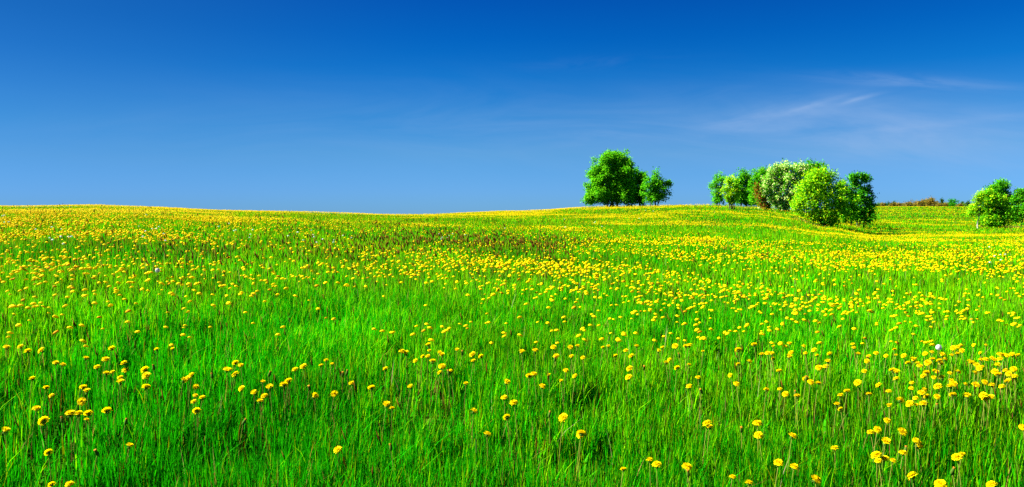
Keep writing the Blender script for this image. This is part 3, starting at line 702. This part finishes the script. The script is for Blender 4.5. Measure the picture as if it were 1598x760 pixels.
for s_ in range(4):
    bx_, by_ = ((0.10, 0.03), (-0.08, 0.05), (0.04, -0.10), (-0.02, 0.0))[s_]
    pts = [(bx_ * t_ ** 2 * .25, by_ * t_ ** 2 * .25, t_) for t_ in np.linspace(0, 1, 6)]
    V, Fq = tube(pts, [0.0022, .002, .0019, .0018, .0018, .002], 6)
    cc = np.array([0.20, 0.24, 0.03]) * np.ones((len(V), 3)); cc[: 12] = (0.22, 0.07, 0.03)
    STEMS.append((mesh_np('stem', V, [Fq], cc, M_STEM, True), bx_ * .25, by_ * .25))

def dandelion_thing(px_, py_, label, group, k):
    h = 0.235 + 0.05 * rnd.random()
    p_ = hit(px_, py_, h)
    if p_ is None: return None
    x_, y_ = p_
    st, ox, oy = STEMS[k % 4]
    root = link('dandelion', None, None, (x_ - ox, y_ - oy, float(ground(x_, y_))))
    root.empty_display_size = 0.03
    tag(root, label, 'dandelion', group)
    s_ = link('stem', st, root); s_.scale = (1, 1, h)
    hi = rnd.choices(range(5), (5, 4, 4, 3, 2.5))[0]
    hd = link('flower_head', HEADS[hi], root, (ox, oy, h))
    sc = rnd.choice((0.72, 0.85, 0.92, 1.0, 1.05, 1.12)) * (0.96 + 0.08 * rnd.random())
    if py_ > 725: sc *= 1.05
    sc *= 0.86 if py_ < 640 else 0.92
    hd.scale = (sc, sc, sc * 1.25)
    hd.rotation_euler = (rnd.gauss(0.12, 0.34), rnd.gauss(-0.14, 0.34), rnd.random() * 6.28)
    c_ = link('calyx', CALYX, hd)
    return root
PTS = [(1548,758),(109,757),(1468,757),(81,757),(1169,755),(1272,750),(1143,746),(1425,744),(973,734),(1072,730),(1239,730),(1025,727),(1215,724),(1371,720),(1393,720),(1014,719),(1381,717),(1494,715),(1501,712),(1368,712),(1409,708),(76,707),(528,703),(1303,701),(202,697),(1432,697),(1382,691),(1429,688),(1236,682),(1184,680),(907,679),(760,679),(907,678),(1359,676),(1407,675),(8,674),(1369,671),(1596,668),(1108,668),(1182,662),(1104,662),(69,658),(1384,657),(135,656),(880,653),(791,652),(110,647),(138,647),(123,647),(167,643),(739,643),(307,642),(57,639),(1312,639),(612,638),(1388,635),(603,633),(1430,633),(1306,632),(1420,631),(1441,631),(802,630),(303,628),(406,627),(128,627),(1404,626),(1538,624),(787,622),(316,622),(1429,622),(1547,620),(1509,620),(1447,620),(490,620),(1462,620),(1244,619),(413,619),(305,618),(1312,618),(1535,618),(81,618),(1487,617),(1226,616),(1356,616),(522,615),(1438,614),(397,614),(1387,612),(1322,612),(136,612),(1196,609),(1442,609),(1217,608),(1422,607),(378,607),(580,607),(72,606),(421,606),(130,606),(228,605),(641,605),(1464,604),(1483,604),(846,604),(306,604),(1076,604),(1564,604),(443,602),(1548,602),(1372,602),(1522,602),(1506,600),(1488,600),(1149,600),(727,600),(549,599),(1277,599),(790,598),(1423,598),(1339,598),(188,598),(1536,597),(1265,597),(410,597),(451,596),(875,596),(1484,596),(1571,596),(286,595),(1574,594),(1258,592),(293,592),(51,592),(1399,592),(1470,591),(188,590),(982,590),(1089,590),(1457,590),(1584,589),(898,588),(1442,588),(826,588),(229,587),(300,586),(1140,586),(1558,586),(857,586),(368,585),(833,585),(1575,584),(166,584),(1482,583),(1446,583),(1399,582),(1521,582),(687,582),(1462,581),(1495,581),(176,581),(1553,581),(703,581),(1349,580),(1216,580),(1458,579),(1393,579),(883,579),(196,579),(1569,579),(359,578),(461,578),(354,578),(227,578),(1582,577),(602,577),(983,576),(1529,575),(1278,575),(1057,575),(152,574),(1533,573),(474,573),(1289,573),(690,573),(1435,572),(376,571),(1523,571),(501,571),(98,570),(1557,570),(1075,570),(1152,569),(518,569),(194,568),(1469,568),(1432,568),(368,567),(1039,567),(1448,567),(87,567),(1517,567),(1417,567),(675,565),(1513,565),(1292,565),(1169,565),(509,564),(1466,564),(739,564),(649,564),(1353,564),(1425,563),(1551,563),(1538,562),(1530,562),(1045,562),(165,562),(1455,562),(1474,562),(1561,561),(1207,560),(134,560),(1548,559),(910,559),(1231,558),(986,557),(668,557),(892,557),(660,557),(751,557),(868,557),(1411,556),(1383,556),(1356,556),(961,556),(1572,556),(1275,555),(1567,555),(1589,555),(1485,555),(1398,555),(690,555),(1470,555),(1580,555),(1560,554),(738,554),(1189,554),(1295,553),(1339,553),(1204,553),(1444,553),(634,553),(1494,553),(1257,552),(1367,552),(1198,552),(686,551),(814,551),(1235,551),(1530,551),(1454,550),(44,549),(1097,549),(1027,549),(627,549),(1501,548),(977,548),(835,548),(66,548),(670,548),(713,547),(245,547),(1271,547),(1152,547),(1396,546),(270,546),(175,545),(1332,544),(1488,544),(10,543),(941,543),(864,543),(1034,543),(890,543),(1207,542),(33,542),(1495,542),(1070,541),(1054,541),(1254,541),(949,541),(993,541),(901,541),(669,540),(1076,540),(1538,539),(1520,539),(1177,539),(1331,538),(1232,537),(968,537),(1279,537),(268,537),(767,536),(1346,536),(1500,535),(1226,535),(1218,535),(837,534),(1022,533),(1205,533),(1095,533),(1455,533),(134,531),(1090,531),(1036,531),(1400,530),(1059,530),(1439,530),(1445,529),(913,529),(812,528),(939,527),(296,527),(870,527),(953,526),(1350,526),(1069,526),(903,525),(614,525),(1391,525),(1453,525),(286,525),(974,524),(965,524),(1188,523),(130,523),(673,523),(1276,523),(644,523),(693,523),(787,522),(215,522),(1135,521),(1191,521),(13,521),(87,520),(1047,520),(1426,520),(974,520),(1099,519),(1122,519),(861,517),(1161,517),(671,517),(1200,516),(787,516),(869,516),(992,516),(1131,515),(661,515),(1154,515),(1092,515),(1148,514),(259,514),(434,514),(912,514),(289,513),(442,513),(1391,512),(701,512),(16,511),(1189,511),(1066,511),(909,511),(1166,510),(666,510),(1403,510),(597,509),(611,509),(1140,508),(584,508),(697,508),(855,508),(1057,508),(1398,508),(881,507),(1201,507),(790,505),(718,505),(1070,505),(727,505),(735,504),(160,504),(287,504),(1165,503),(395,502),(521,502),(690,502),(109,502),(1086,502),(1092,502),(763,501),(328,501),(128,500),(958,499),(811,499),(839,497),(986,492),(987,487)]
HAND = {(528, 703): 'lone yellow dandelion low in the grass, a third across from the left edge', (880, 653): 'large lone dandelion straight below the left edge of the big round tree',
 (739, 643): 'round dandelion facing us, left of the two stacked ones near the middle', (791, 652): 'lower of two dandelions one above the other just left of the middle', (787, 622): 'upper of two dandelions one above the other just left of the middle',
 (1548, 758): 'dandelion touching the bottom edge below the bush at the right edge', (202, 697): 'lone dandelion low on the left, well right of the four in a row', (8, 674): 'dandelion against the left edge, lowest one there',
 (1596, 668): 'dandelion cut by the right edge of the picture'}
STRIPS = [(0, 75, 'along the left edge'), (75, 150, 'in the strip just right of the left edge strip'), (150, 270, 'a sixth across from the left edge'), (270, 400, 'a fifth across from the left edge'),
          (400, 520, 'a little over a quarter across from the left'), (520, 660, 'a third across from the left'), (660, 750, 'just left of the picture middle'),
          (750, 910, 'at the picture middle, left of the big tree'), (910, 1010, 'straight below the big round tree'), (1010, 1105, 'below the gap between the two tree groups'),
          (1105, 1180, 'below the slim tree of the grove'), (1180, 1262, 'below the white-blossomed tree'), (1262, 1330, 'below the yellow-green tree'), (1330, 1370, 'below the dark ragged tree'),
          (1370, 1440, 'below the left half of the far tree line'), (1440, 1512, 'below the right half of the far tree line'), (1512, 1600, 'below the bush at the right edge')]
ORD = ['nearest'] + [w_ + ' nearest' for w_ in 'second third fourth fifth sixth seventh eighth ninth tenth eleventh twelfth thirteenth fourteenth fifteenth sixteenth seventeenth eighteenth nineteenth twentieth twenty-first twenty-second twenty-third twenty-fourth twenty-fifth twenty-sixth twenty-seventh twenty-eighth twenty-ninth thirtieth thirty-first thirty-second thirty-third thirty-fourth thirty-fifth thirty-sixth thirty-seventh thirty-eighth thirty-ninth fortieth'.split()]
cnt = {}
for k, (px_, py_) in enumerate(PTS[:300]):
    st_ = next(s_ for s_ in STRIPS if s_[0] <= px_ < s_[1])
    c_ = cnt.get(st_[2], 0); cnt[st_[2]] = c_ + 1
    lb = HAND.get((px_, py_)) or 'yellow dandelion, ' + ORD[min(c_, 39)] + ' one ' + st_[2]
    dandelion_thing(px_, py_, lb, 'dandelions in the near meadow', k)

# closed and faded dandelion heads, brown-tipped, between the open ones
def bud_mesh():
    r = np.random.default_rng(9); V, Fq, C_ = [], [], []
    S_ = 9
    prof = [(0.0022, -0.010, 0), (0.0062, -0.004, 0), (0.0070, 0.004, 0), (0.0058, 0.011, 0), (0.0048, 0.015, 1), (0.0062, 0.019, 1)]
    for (rr_, z_, c_) in prof:
        for k in range(S_):
            a = 2 * math.pi * k / S_; q = rr_ * (1 + 0.15 * (r.random() - .5))
            V.append((math.cos(a) * q, math.sin(a) * q, z_ + 0.002 * r.random() * c_)); C_.append((0.06, 0.12, 0.01) if not c_ else (0.30, 0.12, 0.01))
    for j_ in range(len(prof) - 1):
        for k in range(S_): Fq.append((j_ * S_ + k, j_ * S_ + (k + 1) % S_, (j_ + 1) * S_ + (k + 1) % S_, (j_ + 1) * S_ + k))
    V.append((0, 0, 0.016)); C_.append((0.35, 0.2, 0.01)); b = (len(prof) - 1) * S_
    T_ = [(b + k, b + (k + 1) % S_, len(V) - 1) for k in range(S_)]
    return mesh_np('closed_head', np.array(V), [np.array(Fq), np.array(T_)], np.array(C_), M_STEM)
BUD = bud_mesh()
for k, (px_, py_) in enumerate([(152, 708), (1486, 736), (1258, 592), (1157, 672), (196, 660), (240, 575), (1095, 612), (857, 648), (483, 607), (541, 583), (535, 586), (700, 583), (866, 562), (1463, 636), (1355, 561), (97, 657), (331, 588), (1005, 575), (1074, 741), (1241, 615), (722, 552), (1060, 556), (420, 585), (1413, 703), (380, 660), (610, 700)]):
    h = 0.23 + 0.03 * rnd.random(); p_ = hit(px_, py_, h)
    st, ox, oy = STEMS[k % 4]
    root = link('closed_dandelion', None, None, (p_[0] - ox, p_[1] - oy, float(ground(*p_)))); root.empty_display_size = 0.03
    tag(root, 'closed brown-tipped dandelion head between the open flowers of the near meadow', 'dandelion bud', 'closed dandelion heads in the near meadow')
    s_ = link('stem', st, root); s_.scale = (1, 1, h)
    b_ = link('closed_head', BUD, root, (ox, oy, h)); b_.rotation_euler = (rnd.gauss(0, .3), rnd.gauss(0, .3), rnd.random() * 6); b_.scale = (1.15,) * 3

# the rest of the dandelions, too many to count
def heads(x, y, size, lod):
    """flower heads as small notched domes; lod 0 has a fringe of rays, 1 a jagged dome, 2 a low pyramid"""
    n = len(x); z = ground(x, y) + (0.205 + 0.075 * rng.random(n)) * np.where(y > 20, 0.78, 1.0)
    R_ = 0.021 * size
    tx = rng.normal(0, 0.22, n); ty = rng.normal(0, 0.22, n)
    sides = (16, 10, 6)[lod]
    ph = rng.random(n) * 6.28
    rings = [np.zeros((n, 3))]; C_ = []
    col = YEL[None] * (0.85 + 0.25 * rng.random((n, 1))) * (0.96, 0.92, 0.66)[lod]; m = rng.random(n) < 0.07; col[m] = ORG * 0.7
    rings[0][:, 2] = 0.46 * R_; C_.append(col * 0.9)
    for q in range(sides):
        a_ = ph + 2 * math.pi * q / sides
        rings.append(np.stack([np.cos(a_) * R_ * 0.62, np.sin(a_) * R_ * 0.62, 0.34 * R_], 1)); C_.append(col * (0.92 if q % 2 else 1.0))
    for q in range(sides):
        a_ = ph + 2 * math.pi * (q + .5) / sides
        rj = R_ * ((1.0 if q % 2 else 0.84) + 0.10 * rng.random(n))
        rings.append(np.stack([np.cos(a_) * rj, np.sin(a_) * rj, -0.12 * R_ * np.ones(n)], 1)); C_.append(col * 0.95)
    rings.append(np.stack([0 * R_, 0 * R_, -0.42 * R_], 1)); C_.append(np.tile(np.array([[0.10, 0.13, 0.01]]), (n, 1)))
    V = np.stack(rings, 1)
    V[:, :, 2] += V[:, :, 0] * tx[:, None] + V[:, :, 1] * ty[:, None]
    V += np.stack([x, y, z], 1)[:, None, :]
    C_ = np.stack(C_, 1); m_ = V.shape[1]; b = (np.arange(n) * m_)[:, None]
    tri = []
    s = sides
    for q in range(s):
        q2 = (q + 1) % s
        tri += [(0, 1 + q, 1 + q2), (1 + q, 1 + s + q, 1 + q2), (1 + q2, 1 + s + q, 1 + s + q2), (2 * s + 1, 1 + s + q2, 1 + s + q)]
    if lod == 2: tri = [t_ for t_ in tri if (2 * s + 1) not in t_]
    tri = np.array(tri)
    return V.reshape(-1, 3), C_.reshape(-1, 3), [], (b[:, :, None] + tri[None]).reshape(-1, 3)
def flower_field(dmin, dmax, n, power, grow):
    """places for heads, thinned to the density map; grow keeps far ones as a few larger clusters"""
    x, y = scatter(n, dmin, dmax, power)
    k = seen(x, y, 0.25, 0.002); x, y = x[k], y[k]
    px_, row_ = project(x, y, ground(x, y) + 0.24)
    dens = samp(FN, FX, FY, px_, row_)
    pat = fbm(x / 1.1, y / 1.4, 71, 2); pat2 = fbm(x / 4.5, y / 4.5, 83, 2); pat3 = fbm(x / 7.0, y / 4.0, 113, 2)
    dens = dens * 2.2 * np.clip((pat - 0.25) * 2.9, 0.22, 1.9) * np.clip((pat2 - 0.34) * 4.4, 0.20, 1.8) * np.where(y > 18, np.clip((pat3 - 0.36) * 7.0, 0.12, 1.45), 1.0) / grow(y) ** 2
    # candidates per square metre at this distance
    a = 1 - power
    pdf = y ** (-power) * (abs(a) / abs(dmax ** a - dmin ** a) if abs(a) > 1e-6 else 1 / math.log(dmax / dmin))
    cand = n * pdf / (2 * (0.80 * y + 1.3))
    k = rng.random(len(x)) < dens / cand
    over = float((dens > cand).mean())
    print('flowers', dmin, dmax, int(k.sum()), 'saturated', round(over, 3))
    return x[k], y[k]
one = lambda y: np.ones_like(y)
grow_far = lambda y: np.maximum(1, y / 40) ** 0.8
fp = []
x, y = flower_field(4, 11, 60000, -1, one)
ex = [hit(a_, b_, 0.25) for a_, b_ in PTS[300:]]; ex = np.array([e for e in ex if e is not None])
xa, ya = np.concatenate([x, ex[:, 0]]), np.concatenate([y, ex[:, 1]])
fp.append(heads(xa, ya, 0.56 + 0.5 * rng.random(len(xa)), 0))
V1 = blades(xa, ya, np.full(len(xa), 0.235), np.full(len(xa), 0.004), 0.02, 2, np.tile(np.array([[0.13, 0.20, 0.02]]), (len(xa), 1)))
x, y = flower_field(11, 26, 120000, -0.6, one); fp.append(heads(x, y, 0.58 + 0.5 * rng.random(len(x)), 1))
x, y = flower_field(26, 100, 400000, 0.2, grow_far); fp.append(heads(x, y, (0.65 + 0.5 * rng.random(len(x))) * grow_far(y) * 1.05, 2))
x, y = flower_field(100, 340, 90000, 0.3, grow_far); fp.append(heads(x, y, (0.65 + 0.5 * rng.random(len(x))) * grow_far(y), 2))
grass_object(fp + [V1], 'dandelion_field', 'countless yellow dandelion heads spread over the hillside beyond the nearest ones', M_PETAL, 'dandelions')

# dandelion clocks: white seed globes on bare stems
def clock(px_, py_, label):
    h = 0.29; x_, y_ = hit(px_, py_, h)
    root = link('dandelion_clock', None, None, (x_, y_, float(ground(x_, y_)))); tag(root, label, 'dandelion clock', 'white dandelion clocks')
    s_ = link('stem', STEMS[3][0], root); s_.scale = (1, 1, h)
    r = np.random.default_rng(int(px_)); n_ = 160
    v = r.normal(size=(n_, 3)); v /= np.linalg.norm(v, axis=1)[:, None]
    V, Fq = [], []
    for d_ in v:
        a_ = np.cross(d_, [0.2, 0.5, 1]); a_ /= np.linalg.norm(a_); b_ = np.cross(d_, a_); b = len(V)
        V.append(d_ * 0.003)
        for q in range(5): V.append(d_ * 0.019 + (math.cos(q * 1.256) * a_ + math.sin(q * 1.256) * b_) * 0.0038)
        Fq += [(b + 1, b + 2, b + 3), (b + 1, b + 3, b + 4), (b + 1, b + 4, b + 5), (b, b + 1, b + 2)]
    link('seed_globe', mesh_np('seed_globe', np.array(V), [np.array(Fq)], np.full((len(V), 3), 0.60), M_WHITE), root, (0, 0, h))
clock(1465, 542, 'white dandelion clock among the crowded yellow flowers on the right')
clock(246, 422, 'white dandelion clock low on the left slope among brown seed spikes')

# small white cuckoo-flowers in loose drifts on the left slope
cx_, cy_ = [], []
for (a_, b_, n_, rx_, ry_) in [(232, 354, 9, 12, 8), (92, 366, 10, 14, 8), (500, 372, 12, 20, 6), (365, 358, 8, 16, 6), (700, 368, 8, 14, 4), (10, 340, 5, 8, 5), (1560, 400, 6, 20, 8), (870, 345, 6, 60, 5), (1010, 333, 3, 40, 5)]:
    for q in range(n_):
        p_ = hit(a_ + rnd.gauss(0, rx_), b_ + rnd.gauss(0, ry_), 0.3)
        if p_: cx_.append(p_[0]); cy_.append(p_[1])
x = np.array(cx_); y = np.array(cy_); n = len(x)
V, C_, _, T_ = heads(x, y, (0.55 + 0.3 * rng.random(n)) * np.maximum(1, y / 12) ** .5, 1)
V[:, 2] += 0.05
grass_object([(V, np.tile(np.array([[0.60, 0.68, 0.62]]), (len(V), 1)), [], T_)], 'cuckooflower', 'small pale whitish wildflowers dotted in loose drifts over the left slope', M_WHITE, 'wildflowers')
